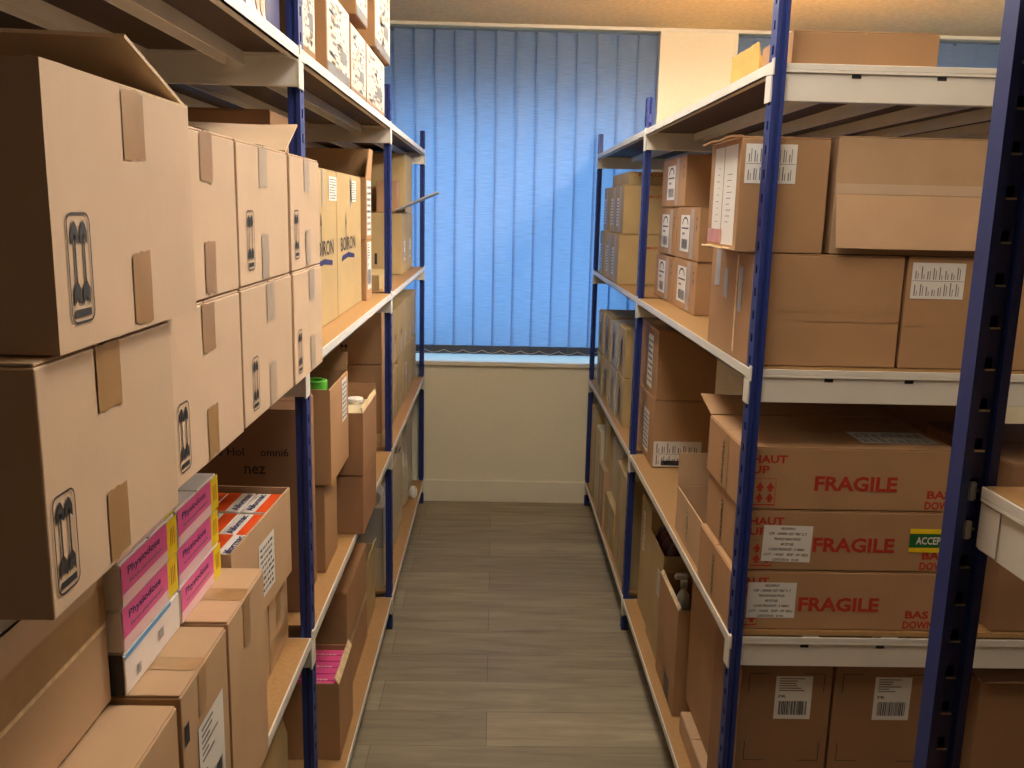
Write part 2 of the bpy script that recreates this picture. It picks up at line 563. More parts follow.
    def words(self, face, items, m='ink', name='printed_text', bold=.012):
        """items: (string, u, v, w, h[, rot])"""
        f = -1 if face == '-x' else 1
        for it in items:
            s = Sheet(self.frame(face, 0, 0))
            s.text(it[0], f*it[1], it[2], it[3], it[4], 0, -1, it[5] if len(it) > 5 else 0, bold)
            s.build(name, [M[m]], self.root)
    def flap(self, edge, length, angle, inset=0.002, m=None, z=None, cut=0.0, trim=0.0):
        """flap hinged on the top edge; angle from horizontal outward (90 = upright)"""
        x0, x1, y0, y1, z0, z1 = self.b
        cx, cy, cz = self.c
        z = z1 if z is None else z
        t = 0.0035
        a = math.radians(angle)
        dx, dz = math.cos(a), math.sin(a)
        if edge in ('+x', '-x'):
            s = 1 if edge == '+x' else -1
            h = x1 if s > 0 else x0
            A, B = y0+inset+trim, y1-inset
            P = lambda q, l, n: (h-cx+s*(dx*l-dz*n), q-cy, z-cz+dz*l+dx*n)
        else:
            s = 1 if edge == '+y' else -1
            h = y1 if s > 0 else y0
            A, B = x0+inset+trim, x1-inset
            P = lambda q, l, n: (q-cx, h-cy+s*(dx*l-dz*n), z-cz+dz*l+dx*n)
        bm = bmesh.new()
        n = 6
        rows = []
        for i in range(n+1):
            q0 = A+(B-A)*i/n
            cc = cut if i in (0, n) else 0
            q1 = A+cut+(B-A-2*cut)*i/n
            wv = math.sin(i*1.9+x0*40)*0.0015
            rows.append([bm.verts.new(P(q0, 0, 0)), bm.verts.new(P(q1, length, wv)), bm.verts.new(P(q1, length, wv+t)), bm.verts.new(P(q0, 0, t))])
        for i in range(n):
            a_, b_ = rows[i], rows[i+1]
            for k in range(4):
                bm.faces.new([a_[k], a_[(k+1) % 4], b_[(k+1) % 4], b_[k]])
        bm.faces.new(rows[0]); bm.faces.new(rows[-1][::-1])
        return bm_obj('flap', bm, M[m] if m else self.m, self.root)

# ---------------------------------------------------------------- room
XW0, XW1, YB, YF, HC = -3.0, 3.3, -2.6, 4.80, 2.528
struct(box_obj('floor', (XW0-.1, XW1+.1, YB-.1, YF+.40, -.1, 0), M['floor']))
struct(box_obj('ceiling', (XW0-.1, XW1+.1, YB-.1, YF+.40, HC, HC+.1), M['ceil']))
struct(box_obj('wall_left', (XW0-.1, XW0, YB-.1, YF+.40, 0, HC), M['sidewall']))
struct(box_obj('wall_right', (XW1, XW1+.1, YB-.1, YF+.40, 0, HC), M['sidewall']))
struct(box_obj('wall_front', (XW0, XW1, YB-.1, YB, 0, HC), M['sidewall']))
bm = bmesh.new()
add_box(bm, XW0, XW1, YF, YF+.12, 0, .765)                 # wall under the windows
add_box(bm, .832, 1.205, YF, YF+.36, .765, HC)             # pier between the windows
add_box(bm, XW0, -2.2, YF, YF+.36, .765, HC)
add_box(bm, 2.95, XW1, YF, YF+.36, .765, HC)
add_box(bm, XW0, XW1, YF+.12, YF+.36, 0, .766)
struct(bm_obj('wall_back', bm, M['wall']))
struct(box_obj('baseboard_back', (XW0, XW1, YF-.014, YF, 0, .122), M['trim'], bevel=.003))
struct(box_obj('trim_1', (XW0, XW1, YF-.008, YF+.03, HC-.017, HC-.001), M['trim'], bevel=.002))
struct(box_obj('trim_2', (.832-.012, .832+.006, YF-.004, YF+.06, .81, HC-.017), M['trim'], bevel=.001))
struct(box_obj('trim_3', (1.199, 1.217, YF-.004, YF+.06, .81, HC-.017), M['trim'], bevel=.001))
for n, (a, b) in enumerate(((-2.2, .832), (1.205, 2.95)), 1):
    r = struct(link('window_%d' % n, None, None, ((a+b)/2, YF+.30, .8)))
    tag(r, None, None)
    ox, oy, oz = r.location
    bm = bmesh.new()
    mid = (a+b)/2
    for q in ((a, b, .79, .805), (a, b, 2.12, HC), (a, a+.05, .83, 2.12), (b-.05, b, .805, 2.12), (mid-.04, mid+.04, .805, 2.12)):
        add_box(bm, q[0]-ox, q[1]-ox, -.03, .03, q[2]-oz, q[3]-oz)
    bm_obj('window_frame', bm, M['frame'], r)
    bm = bmesh.new()
    add_box(bm, a-ox+.04, b-ox-.04, -.003, .003, .80-oz, 2.14-oz)
    bm_obj('pane', bm, M['glass'], r)
    bm = bmesh.new()
    add_box(bm, a-.02-ox if n == 1 else a-ox, b-ox, YF-.018-oy, YF+.29-oy, .768-oz, .792-oz)
    bmesh.ops.bevel(bm, geom=bm.edges[:], offset=.004, segments=2, affect='EDGES')
    bm_obj('window_sill', bm, M['trim'], r)

# surface-mounted ceiling lights with opal diffusers, the added unseen fill lights included
for nm, x, y, w_, d_, st, lb in LAMPS:
    t = thing(nm, lb, 'ceiling light', (x, y, HC), 0, 'surface-mounted ceiling lights')
    box_obj('mounting_plate', (-w_/2+.06, w_/2-.06, -d_/2+.04, d_/2-.04, -.060, -.0005), M['trim'], t)
    box_obj('diffuser', (-w_/2, w_/2, -d_/2, d_/2, -.125, -.0605), emit_mat('lit_diffuser', LAMP_COL, st), t, bevel=.012)

# vertical blinds
def blind(x0, x1, label, seed):
    n = int(round((x1-x0)/.1045))
    root = thing('vertical_blind', label, 'blind', ((x0+x1)/2, YF+.045, HC-.017), 0, 'blue vertical blinds at the windows')
    bm = bmesh.new()
    add_box(bm, x0-root.location.x+.004, x1-root.location.x-.006, .008, .024, -.022, -.001)
    bm_obj('head_rail', bm, M['pocket'], root)
    r = random.Random(seed)
    for i in range(n):
        cx = x0+(i+.5)*(x1-x0)/n-root.location.x
        ang = math.radians(6+r.uniform(-3, 4))
        bm = bmesh.new()
        H0, H1 = -(HC-.017-.826), -.012
        cols = []
        for k in range(7):
            s = -.0575+.115*k/6
            cv = .004*(1-(s/.0575)**2)
            px = cx+s*math.cos(ang)-cv*math.sin(ang)
            py = s*math.sin(ang)+cv
            cols.append([bm.verts.new((px, py, H0+(H1-H0)*j/8)) for j in range(9)])
        for a, b in zip(cols, cols[1:]):
            for j in range(8): bm.faces.new([a[j], b[j], b[j+1], a[j+1]])
        sl = bm_obj('slat', bm, M['blind'], root, smooth=True)
        bm = bmesh.new()
        add_box(bm, -.060, .060, -.006, .006, 0, .044)
        bmesh.ops.rotate(bm, verts=bm.verts[:], cent=(0, 0, 0), matrix=Matrix.Rotation(ang, 3, 'Z'))
        bmesh.ops.translate(bm, verts=bm.verts[:], vec=(cx, .0035, H0+.002))
        bm_obj('slat_weight', bm, M['pocket'], sl)
    # bead chain linking the slats at the bottom
    cu = bpy.data.curves.new('bead_chain', 'CURVE')
    cu.dimensions = '3D'
    cu.bevel_depth = .0016
    sp = cu.splines.new('POLY')
    pts = []
    for i in range(n-1):
        for k in range(8):
            f = k/8
            pts.append((x0+(i+.5+f)*(x1-x0)/n-root.location.x, -.012, -(HC-.017-.850)-.016*math.sin(math.pi*f)))
    sp.points.add(len(pts)-1)
    for p, q in zip(sp.points, pts): p.co = (*q, 1)
    dg = bpy.data.objects.new('tmp', cu)
    COL.objects.link(dg)
    me = bpy.data.meshes.new_from_object(dg.evaluated_get(bpy.context.evaluated_depsgraph_get()))
    bpy.data.objects.remove(dg)
    me.materials.clear()
    me.materials.append(M['plastic'])
    link('bead_chain', me, root)
blind(-1.68, .825, 'blue vertical blind drawn across the wide window at the end of the aisle', 3)
blind(1.215, 2.89, 'blue vertical blind right of the white pier, seen above the right-hand shelves', 5)

# ---------------------------------------------------------------- shelving
ZL = (.139, .717, 1.301, 1.892)

def post(root, x0, x1, y0, y1, h, slot_axis='x', name='upright'):
    """hollow upright with a row of slots on two opposite sides"""
    ox, oy, _ = root.location
    bm = bmesh.new()
    r = .004
    prof_w = (y1-y0) if slot_axis == 'x' else (x1-x0)
    c = prof_w/2 if slot_axis == 'x' else .018
    cols = [0, c-.006, c+.005, prof_w]
    n = int(h/.046)
    rows = [0.0]
    for i in range(n):
        b = .02+i*.046
        rows += [b, b+(.017 if slot_axis == 'x' else .012)]
    rows.append(h)
    def side(P):
        grid = [[bm.verts.new(P(a, z)) for z in rows] for a in cols]
        for i in range(3):
            for j in range(len(rows)-1):
                if i == 1 and j % 2 == 1: continue
                bm.faces.new([grid[i][j], grid[i+1][j], grid[i+1][j+1], grid[i][j+1]])
    def quad(*p):
        bm.faces.new([bm.verts.new(q) for q in p])
    X0, X1, Y0, Y1 = x0-ox, x1-ox, y0-oy, y1-oy
    if slot_axis == 'x':
        side(lambda a, z: (X0, Y0+a, z)); side(lambda a, z: (X1, Y0+a, z))
        for Y in (Y0, Y1):
            # channel groove down the middle of the plain faces
            g = .004 if Y == Y0 else -.004
            m1, m2 = X0+(X1-X0)*.30, X0+(X1-X0)*.70
            quad((X0, Y, 0), (m1, Y, 0), (m1, Y, h), (X0, Y, h))
            quad((m1, Y, 0), (m1+.002, Y+g, 0), (m1+.002, Y+g, h), (m1, Y, h))
            quad((m1+.002, Y+g, 0), (m2-.002, Y+g, 0), (m2-.002, Y+g, h), (m1+.002, Y+g, h))
            quad((m2-.002, Y+g, 0), (m2, Y, 0), (m2, Y, h), (m2-.002, Y+g, h))
            quad((m2, Y, 0), (X1, Y, 0), (X1, Y, h), (m2, Y, h))
    else:
        # open channel: slotted web at the far side, lips turned in at the near side
        side(lambda a, z: (X0+a, Y0+.008, z))
        for X, g in ((X0, .009), (X1, -.009)):
            quad((X, Y0, 0), (X, Y1, 0), (X, Y1, h), (X, Y0, h))
            quad((X, Y0, 0), (X+g, Y0, 0), (X+g, Y0, h), (X, Y0, h))
            quad((X+g, Y0, 0), (X+g*1.2, Y0+.008, 0), (X+g*1.2, Y0+.008, h), (X+g, Y0, h))
        quad((X0, Y1, 0), (X1, Y1, 0), (X1, Y1, h), (X0, Y1, h))
        for i in range(n):
            z = .02+i*.046
            add_box(bm, X0+c-.006, X0+c+.005, Y0+.002, Y0+.008, z-.0015, z, 1)
            add_box(bm, X0+c-.0075, X0+c-.006, Y0+.005, Y0+.008, z, z+.016, 1)
    if slot_axis == 'x': quad((X0, Y0, h), (X1, Y0, h), (X1, Y1, h), (X0, Y1, h))
    bmesh.ops.remove_doubles(bm, verts=bm.verts[:], dist=1e-5)
    o = bm_obj(name, bm, [M['navy'], M['steel']], root)
    so = o.modifiers.new('gauge', 'SOLIDIFY')
    so.thickness = .0012
    so.offset = 0
    # plastic foot
    bm = bmesh.new()
    add_box(bm, X0-.002, X1+.002, Y0-.002, Y1+.002, 0, .004)
    bm_obj('foot_cap', bm, M['black'], o)
    return o

def beam(root, x0, x1, y0, y1, zt, axis='x', h=.070, slot_marks=True, lipside=-1):
    """stepped load beam: tall web with a thicker upper lip"""
    ox, oy, _ = root.location
    bm = bmesh.new()
    if axis == 'x':
        ym = y0 if lipside < 0 else y1
        yi = (y0+.004, y1) if lipside < 0 else (y0, y1-.004)
        add_box(bm, x0-ox, x1-ox, yi[0]-oy, yi[1]-oy, zt-h, zt-.018)
        add_box(bm, x0-ox, x1-ox, y0-oy, y1-oy, zt-.018, zt-.0125)
        add_box(bm, x0-ox, x1-ox, y0-oy, y0-oy+.003, zt-.0125, zt-.001)
    else:
        add_box(bm, x0+.004-ox, x1-ox, y0-oy, y1-oy, zt-h, zt-.018)
        add_box(bm, x0-ox, x1-ox, y0-oy, y1-oy, zt-.018, zt-.0125)
        add_box(bm, x0-ox, x0-ox+.003, y0-oy, y1-oy, zt-.0125, zt-.001)
    bmesh.ops.bevel(bm, geom=bm.edges[:], offset=.0008, segments=1, affect='EDGES')
    o = bm_obj('beam', bm, M['cream'], root)
    if slot_marks and axis == 'x':
        x = x0+.13
        while x < x1-.05:
            bm = bmesh.new()
            add_box(bm, x-ox, x+.018-ox, y0+.0032-oy, y0+.006-oy, zt-.026, zt-.0185)  # dark block standing in for an open slot in the beam
            bm_obj('dark_slot', bm, M['black'], o)
            x += .165
    return o

def unit(label, aisle, back, posts, top, group='blue and cream steel shelving units', slot='x', end_first=False):
    """aisle / back: x of the two long sides; posts: near y of each upright row"""
    sg = 1 if back > aisle else -1
    xa, xb = min(aisle, back), max(aisle, back)
    root = thing('shelving_unit', label, 'shelving', ((xa+xb)/2, (posts[0]+posts[-1])/2, 0), 0, group)
    ox, oy, _ = root.location
    PW, PD = .026, .038
    for i, y in enumerate(posts):
        h = top[i]
        for X in (aisle, back):
            a = (X+sg*.004, X+sg*PW) if X == aisle else (X-sg*PW, X-sg*.004)
            post(root, min(a), max(a), y, y+PD, h)
            if i > 0 and X == aisle:            # splice sleeve near the head
                box_obj('post_sleeve', (min(a)-.0015, max(a)+.0015, y-.0015, y+PD+.0015, h-.085, h-.055), M['navy'], root, .001, (ox, oy, 0))
    for z in ZL:
        for i, y in enumerate(posts):
            first = (i == 0 and end_first)
            last = i == len(posts)-1
            if first:
                beam(root, xa+(PW+.001 if sg > 0 else 0), xb-(PW+.001), y+.008, y+.034, z)
            else:
                beam(root, xa, xb, y-.020, y-.001, z, slot_marks=False)
            # connector plate wrapped round the aisle side of the upright
            bm = bmesh.new()
            e0, e1 = (aisle+.0002, aisle+.0032) if sg > 0 else (aisle-.0032, aisle-.0002)
            add_box(bm, e0-ox, e1-ox, y-.018-oy if not first else y+.004-oy, y+.022-oy if not first else y+.040-oy, z-.073, z-.024)
            add_box(bm, e0-ox, e1-ox, y-.004-oy, y+.008-oy, z-.024, z+.006)
            bm_obj('beam_connector', bm, M['cream'], root)
        for i in range(len(posts)-1):
            ya, yb = posts[i]+PD+.001, posts[i+1]-.021
            # aisle and back rails
            for X, s in ((aisle, sg), (back, -sg)):
                bm = bmesh.new()
                q = sorted((X, X+s*.003)); q2 = sorted((X, X+s*.016))
                yy0 = posts[i]+.001 if X == aisle and False else posts[i]+PD*.1
                add_box(bm, q[0]-ox, q[1]-ox, ya-PD-oy, yb-oy, z-.0225, z)
                add_box(bm, q2[0]-ox, q2[1]-ox, ya-oy, yb-oy, z-.0225, z-.0195)
                bm_obj('side_rail', bm, M['cream'], root)
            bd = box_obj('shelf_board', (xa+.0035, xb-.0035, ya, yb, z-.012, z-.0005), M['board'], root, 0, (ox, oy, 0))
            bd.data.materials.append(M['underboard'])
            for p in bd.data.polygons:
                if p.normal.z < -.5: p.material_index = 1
            # support bars under the board
            x = xa+.17
            while x < xb-.08:
                bm = bmesh.new()
                add_box(bm, x-ox, x+.036-ox, ya-oy, yb-oy, z-.016, z-.0123)
                add_box(bm, x-ox, x+.003-ox, ya-oy, yb-oy, z-.036, z-.016)
                add_box(bm, x+.033-ox, x+.036-ox, ya-oy, yb-oy, z-.036, z-.016)
                bm_obj('support_bar', bm, M['cream'], root)
                x += .175
    return root
XL, XR = -.3696, .5175
unit('long blue-post shelving unit left of the aisle, loaded with plain cartons', XL, -1.55, [.27, 1.765, 3.235, 4.745], [2.06, 2.06, 2.02, 1.99])
unit('long blue-post shelving unit right of the aisle, reaching the window wall', XR, 1.72, [1.77, 3.252, 4.749], [2.08, 2.0, 1.995], end_first=True)

# near right unit, only its corner is in view
rootB = thing('shelving_unit', 'near shelving unit at the right edge with a wide dark blue slotted post', 'shelving', (1.15, .2, 0), 0, 'blue and cream steel shelving units')
ox, oy, _ = rootB.location
for X in (.527, 1.72):
    for Y in (-.62, .957):
        post(rootB, X, X+.040, Y, Y+.028, 2.06, slot_axis='y')
for z in (.139, .717, 1.301, 1.892):
    beam(rootB, .549, .577, -.57, .9535, z+.014, axis='y', h=.075)
    beam(rootB, 1.665, 1.697, -.57, .947, z+.014, axis='y', h=.075)
    for Y in (-.57, .925):
        beam(rootB, .580, 1.662, Y, Y+.02, z+.014, slot_marks=False)
    box_obj('shelf_board', (.5525, 1.6635, -.568, .952, z+.002, z+.0135), M['board'], rootB, 0, (ox, oy, 0))
    bm = bmesh.new()
    add_box(bm, .551-ox, .5528-ox, .915-oy, .9535-oy, z-.058, z-.006)
    bm_obj('beam_connector', bm, M['cream'], rootB)
    for dz in (.006, -.040):       # beam hooks showing in the slots
        bm = bmesh.new()
        add_box(bm, .5385-ox, .5475-ox, .9585-oy, .9645-oy, z+dz-.012, z+dz+.010)
        bmesh.ops.bevel(bm, geom=bm.edges[:], offset=.0015, segments=2, affect='EDGES')
        bm_obj('hook_tab', bm, M['steel'], rootB)

# ================================================================ LEFT SIDE
G1 = 'arrow-marked cartons stacked two high on the near left shelf'
# ---- shelf 3 (z 1.301), near bay: two rows of arrow-marked cartons
def arrow_box(lb, x1, y0, y1, z0, mark, tp, opened=False, rot=0, tm='tape', m='pale', hh=.192):
    z1 = z0+hh
    c = Carton(lb, x1-.40, x1, y0, y1, z0, z1, m, G1, opened=opened, rot=rot, dent=.0008)
    if mark is not None: c.marks('+x', mark, z0+(.019 if z0 > 1.4 else .014), .039 if z0 > 1.4 else .036, .082 if z0 > 1.4 else .077)
    if tp is not None:
        c.tape('+x', tp, z1-.062, z1-.001, .046, m=tm)
        c.tape('+x', tp+.002, z0+.001, z0+.068, .040, m=tm)
    if tp is not None and not opened: c.top_tape('x', .046, at=tp, m=tm)
    return c
arrow_box('nearest arrow-marked carton of the lower row, beneath the large foreground carton', -.318, .618, .882, 1.302, .625, .735)
arrow_box('second carton of the lower arrow-marked row, above the pink packets', -.336, .905, 1.188, 1.302, .938, 1.055)
arrow_box('third carton of the lower arrow-marked row, above the orange packets', -.338, 1.203, 1.500, 1.302, 1.243, 1.36, tm='tape_pale')
arrow_box('farthest carton of the lower arrow-marked row, in front of the blue post', -.337, 1.512, 1.755, 1.302, 1.535, 1.66, tm='tape_pale')
c = arrow_box('large foreground carton with an open flap, top left of the arrow-marked stack', -.310, .640, .938, 1.496, .660, .795, opened=True, hh=.204)
c.flap('+y', .15, 163)
c.flap('+x', .010, 170, m='edge')
c.top_tape('x', .03, at=.795, a0=-.36) if False else None
arrow_box('second carton of the upper arrow-marked row, with a torn tape corner', -.336, .950, 1.188, 1.496, None, 1.07)
c = arrow_box('third carton of the upper arrow-marked row, grey tape down its middle', -.338, 1.203, 1.490, 1.496, 1.238, 1.335, tm='tape_pale')
c.flap('+y', .15, 20, cut=.01)
arrow_box('farthest carton of the upper arrow-marked row, next to the printed cartons', -.338, 1.508, 1.752, 1.496, 1.53, 1.64, tm='tape_pale')

# ---- shelf 3, middle bay
GB = 'cartons printed with a dark blue brand word'
for lb, y0, y1, lu, tu in (('nearer of two cartons printed BOIRON, partly behind arrow-marked ones', 2.06, 2.492, 2.175, 2.38),
                           ('farther of two cartons printed BOIRON', 2.498, 2.935, 2.55, 2.72)):
    c = Carton(lb.replace('printed BOIRON', 'with a dark word over blue underline'), -.84, -.434, y0, y1, 1.302, 1.696, 'yellow', GB, seam='y')
    c.words('+x', [('BOIRON', lu, 1.478, .26, .040)], 'ink')
    s = Sheet(c.frame('+x', 0, 0))
    s.poly([(lu+.01, 1.45), (lu+.12, 1.458), (lu+.24, 1.45), (lu+.245, 1.462), (lu+.13, 1.472), (lu+.02, 1.466)], 0)
    s.rect(lu+.088, 1.515, lu+.094, 1.565, 1)
    s.poly([(lu+.082, 1.555), (lu+.091, 1.59), (lu+.10, 1.555)], 1)
    s.build('printed_logo', [M['blueink'], M['ink']], c.root)
    c.label('+x', tu, 1.618, .11, .062, 'lines', seed=int(y0*100))
    c.tape('+x', (y0+y1)/2+.02, 1.60, 1.695, .03, 'tape_pale')
c = Carton('low carton lying on the nearer dark-lettered carton, under the top left shelf', -.86, -.505, 2.075, 2.262, 1.698, 1.812, 'brown')
c = Carton('lower narrow carton with a long white label, right of the printed cartons', -.83, -.418, 2.945, 3.065, 1.302, 1.498, 'brown', 'narrow white-labelled cartons on the middle left shelf')
c.label('+x', 2.958, 1.335, .09, .155, 'post', 3)
c = Carton('upper narrow open carton with raised flaps and a white label', -.83, -.418, 2.945, 3.065, 1.50, 1.696, 'brown', 'narrow white-labelled cartons on the middle left shelf', opened=True)
c.label('+x', 2.958, 1.512, .09, .175, 'lines', 4)
c.flap('+y', .095, 92)
c.flap('+x', .09, 85, cut=.01)
c = Carton('flat carton lying just behind the second left post', -.84, -.425, 3.32, 3.68, 1.302, 1.357, 'yellow')
c = Carton('square carton past the second left post, big number on its side', -.86, -.427, 4.145, 4.42, 1.302, 1.578, 'yellow', 'cartons stacked at the far end of the third left shelf')
c.words('-y', [('1', -.552, 1.345, .012, .05)], 'ink')
c.label('+x', 4.22, 1.36, .07, .09, 'post', 5)
c = Carton('small brown carton on top of the square carton at the far left', -.545, -.452, 4.16, 4.29, 1.580, 1.722, 'brown', 'cartons stacked at the far end of the third left shelf')
c = Carton('tall carton stacked on top at the far end, just under the top shelf', -.84, -.432, 4.33, 4.69, 1.580, 1.852, 'yellow', 'cartons stacked at the far end of the third left shelf')
c = Carton('carton below the tall one at the far end, white label on its side', -.84, -.43, 4.45, 4.70, 1.302, 1.578, 'yellow', 'cartons stacked at the far end of the third left shelf')
c.label('+x', 4.52, 1.36, .07, .09, 'post', 6)
# grey folder sticking out
bm = bmesh.new()
add_box(bm, 0, .20, -.11, .11, 0, .006)
bmesh.ops.bevel(bm, geom=bm.edges[:], offset=.001, segments=1, affect='EDGES')
o = bm_obj('lid_panel', bm, M['greybox'])
o.location = (-.449, 4.21, 1.590); o.rotation_euler = (0, math.radians(-24), 0)
tag(o, 'grey sheet of card poking out towards the blinds from the far left stack', 'card')

# ---- top left shelf (z 1.892)
c = Carton('white and blue packet with a photo of fingers on the top left shelf', -.60, -.385, 1.33, 1.60, 1.893, 2.12, 'whitecard', name='printed_packet', cat='packet')
s = Sheet(c.frame('+x', 0, 0))
s.rect(1.335, 1.90, 1.45, 2.115, 1)
s.rect(1.57, 1.90, 1.598, 2.115, 1)
for k in range(3):
    s.poly([(1.475+.03*k, 1.925-.006*k), (1.487+.03*k, 1.912-.006*k), (1.50+.03*k, 1.93-.006*k), (1.49+.03*k, 2.1), (1.465+.03*k, 2.1)], 0, 1)
s.build('printed_photo', [M['skin'], M['darkblue']], c.root)
c = Carton('dark blue box beside the first left post on the top shelf', -.62, -.40, 1.622, 1.735, 1.893, 2.10, 'darkblue', name='printed_packet', cat='packet')
GP = 'white printed cartons on the top left shelf'
for i, (lb, y0, y1, z0, z1, x1, pm) in enumerate((
        ('white printed carton with a tan base, first past the left post', 1.815, 1.945, 1.893, 2.10, -.378, 'brown'),
        ('white printed carton with a brown end, second on the top left shelf', 2.065, 2.375, 1.893, 2.075, -.376, 'brown'),
        ('white printed carton in the middle of the top left shelf', 2.395, 2.66, 1.893, 2.062, -.376, 'brown'),
        ('white printed carton farthest along the middle of the top left shelf', 2.675, 3.09, 1.893, 2.062, -.376, 'brown'),
        ('dark-edged printed carton resting on the second and third top-shelf cartons', 2.40, 2.60, 2.080, 2.32, -.362, 'brown'),
        ('printed carton on the upper layer at the far end, overhanging slightly', 2.76, 3.13, 2.064, 2.31, -.362, 'brown'))):
    c = Carton(lb, x1-.36, x1, y0, y1, z0, z1, pm, GP)
    c.label('+x', y0+.004, z0+.004, y1-y0-.008, z1-z0-.008, 'print', 20+i)
    if i in (1, 4, 5):
        s = Sheet(c.frame('+x', 0, 0))
        s.rect(y0+.003, z0+.002, y1-.01, z0+.026, 0, 2)
        s.build('printed_band', [M['softink']], c.root)

# ---- shelf 2 (z .717), near bay
G2 = 'brown cartons standing on the second left shelf, near the camera'
c = Carton('nearest low carton at the bottom left corner, plain flat top', -.80, -.362, .68, .962, .718, 1.030, 'kraft', G2)
c = Carton('low carton with taped top and a large white shipping label', -.80, -.360, .970, 1.150, .718, 1.036, 'kraft', G2)
c.tape('+x', 1.045, .968, 1.035, .03)
c.top_tape('x', .03, at=1.045)
c.label('+x', 1.022, .805, .10, .155, 'post', 9)
c.words('+x', [('6696', 1.098, .940, .05, .014, -90), ('07-', 1.082, .925, .03, .012, -90)], 'ink')
s = Sheet(c.frame('+x', 0, 0)); s.rect(.975, .965, .992, .992, 0); s.build('printed_square', [M['ink']], c.root)
c = Carton('taller carton with a taped lid, right of the low labelled one', -.80, -.360, 1.160, 1.352, .718, 1.037, 'kraft', G2)
c.top_tape('x', .04, at=1.25)
c.tape('+x', 1.25, .955, 1.036, .035)
G3 = 'pair of small cartons under the open carton of orange packets'
c = Carton('left small carton under the open carton of orange packets', -.78, -.416, 1.375, 1.585, .718, .874, 'kraft', G3)
c.tape('+x', 1.48, .80, .873, .03)
c = Carton('right small carton under the open carton, dark tape, beside the post', -.78, -.416, 1.592, 1.742, .718, .874, 'kraft', G3)
c.tape('+x', 1.66, .79, .873, .03)
c.htape('+x', 1.60, 1.74, .76, .03)
# open carton of orange packets
c = Carton('open carton full of orange and white packets, white label on its side', -.755, -.408, 1.374, 1.730, .876, 1.052, 'kraft', opened=True, rot=math.radians(-2.2))
c.label('+x', 1.515, .905, .095, .105, 'lines', 12, rot=0)
n = 0
rng = random.Random(4)
cosr, sinr = math.cos(math.radians(-2.2)), math.sin(math.radians(-2.2))
for ri in range(3):
    for ci in range(6):
        px = -.414-.0555*ci-.028; py = 1.381+.1125*ri+.056
        dx, dy = px-c.c[0], py-c.c[1]
        wx, wy = c.c[0]+dx*cosr-dy*sinr, c.c[1]+dx*sinr+dy*cosr
        pos = ('front', 'middle', 'back')[ri]
        col = ('nearest the aisle', 'second from the aisle', 'third from the aisle', 'fourth from the aisle', 'fifth from the aisle', 'deepest from the aisle')[ci]
        pk = thing('medicine_packet', 'orange-white packet, %s row of the open carton, %s' % (pos, col), 'packet', (wx, wy, .882), math.radians(-2.2), 'orange and white packets in the open carton')
        bm = bmesh.new()
        hz = .160-.004*rng.random()-.012*(ci > 3)
        add_box(bm, -.0268, .0268, -.0548, .0548, 0, hz)
        bmesh.ops.bevel(bm, geom=bm.edges[:], offset=.001, segments=1, affect='EDGES')
        bm_obj('body', bm, M['whitecard'], pk)
        s = Sheet(lambda a, b, l=0, h=hz: (a, b, h+.0004+.0003*l))
        f = 1 if (ri+ci) % 3 else -1
        s.rect(f*.026 if f < 0 else .001, -.054, 0 if f < 0 else .026, .054, 0)
        vs = 'Alformac'
        s.text(vs, -.006 if f > 0 else .022, -.048, .094, .014, 1, 1, 90)
        s.build('printed_band', [M['orange'], M['blueink']], pk)

# big carton behind the pink packets, wide tape along it
c = Carton('wide carton sealed with a long band of tape, under the nearest arrow-marked carton', -.80, -.436, .50, .961, 1.036, 1.262, 'kraft', seam='y', dent=.0012)
c.htape('+x', .505, .958, 1.158, .045)
c.htape('+x', .505, .958, 1.133, .006, 'edge')

# pink packets
def pink(lb, y0, y1, z0, x1, h=.0535, style='pink'):
    c = Carton(lb, x1-.11, x1, y0, y1, z0, z0+h, 'whitecard', 'boxed dose packets stacked beside the taped carton', name='dose_packet', cat='packet', dent=.0005)
    L = y1-y0
    s = Sheet(c.frame('+x', y0, z0))
    if style == 'pink':
        s.rect(.001, h*.30, L*.80, h-.001, 0)
        s.rect(.001, .001, L*.80, h*.30, 1)
        s.rect(L*.80, .001, L-.001, h-.001, 2)
        s.text('Physiodose', L*.10, h*.60, L*.56, h*.24, 3, 1)
        s.text('Serum physiologique', L*.12, h*.42, L*.58, h*.10, 4, 1)
        for k in range(3): s.rect(L*(.86+.035*k), h*.3, L*(.87+.035*k), h*.75, 5, 1)
    else:
        s.rect(.001, h*.86, L*.82, h-.001, 6)
        s.barcode(L*.16, h*.2, L*.24, h*.45, 4, 1, 2)
        s.barcode(L*.55, h*.35, L*.66, h*.6, 4, 1, 3)
    s.build('printed_face', [M['pink'], M['palepink'], M['yellowcard'], M['blueink'], M['softink'], M['redink'], M['sky']], c.root)
    if style != 'pink':
        s = Sheet(c.frame('-y', 0, 0)); s.rect(x1-.10, z0+.001, x1-.002, z0+h-.001); s.build('printed_end', [M['ink']], c.root)
    return c
pink('white dose packet with a blue edge, bottom of the nearer packet column', .965, 1.145, 1.0375, -.420, style='white')
pink('pink dose packet directly on the white one in the nearer column', .966, 1.146, 1.092, -.421)
pink('pink dose packet third up in the nearer column, below the carton edge', .965, 1.145, 1.1465, -.419)
pink('pink dose packet on top of the nearer column, mostly behind the arrow carton', .966, 1.146, 1.201, -.422)
pink('pink dose packet at the bottom of the farther packet column', 1.151, 1.328, 1.0375, -.420)
pink('pink dose packet in the middle of the farther packet column', 1.150, 1.326, 1.092, -.421)
pink('pink dose packet on top of the farther packet column', 1.151, 1.329, 1.1465, -.420)

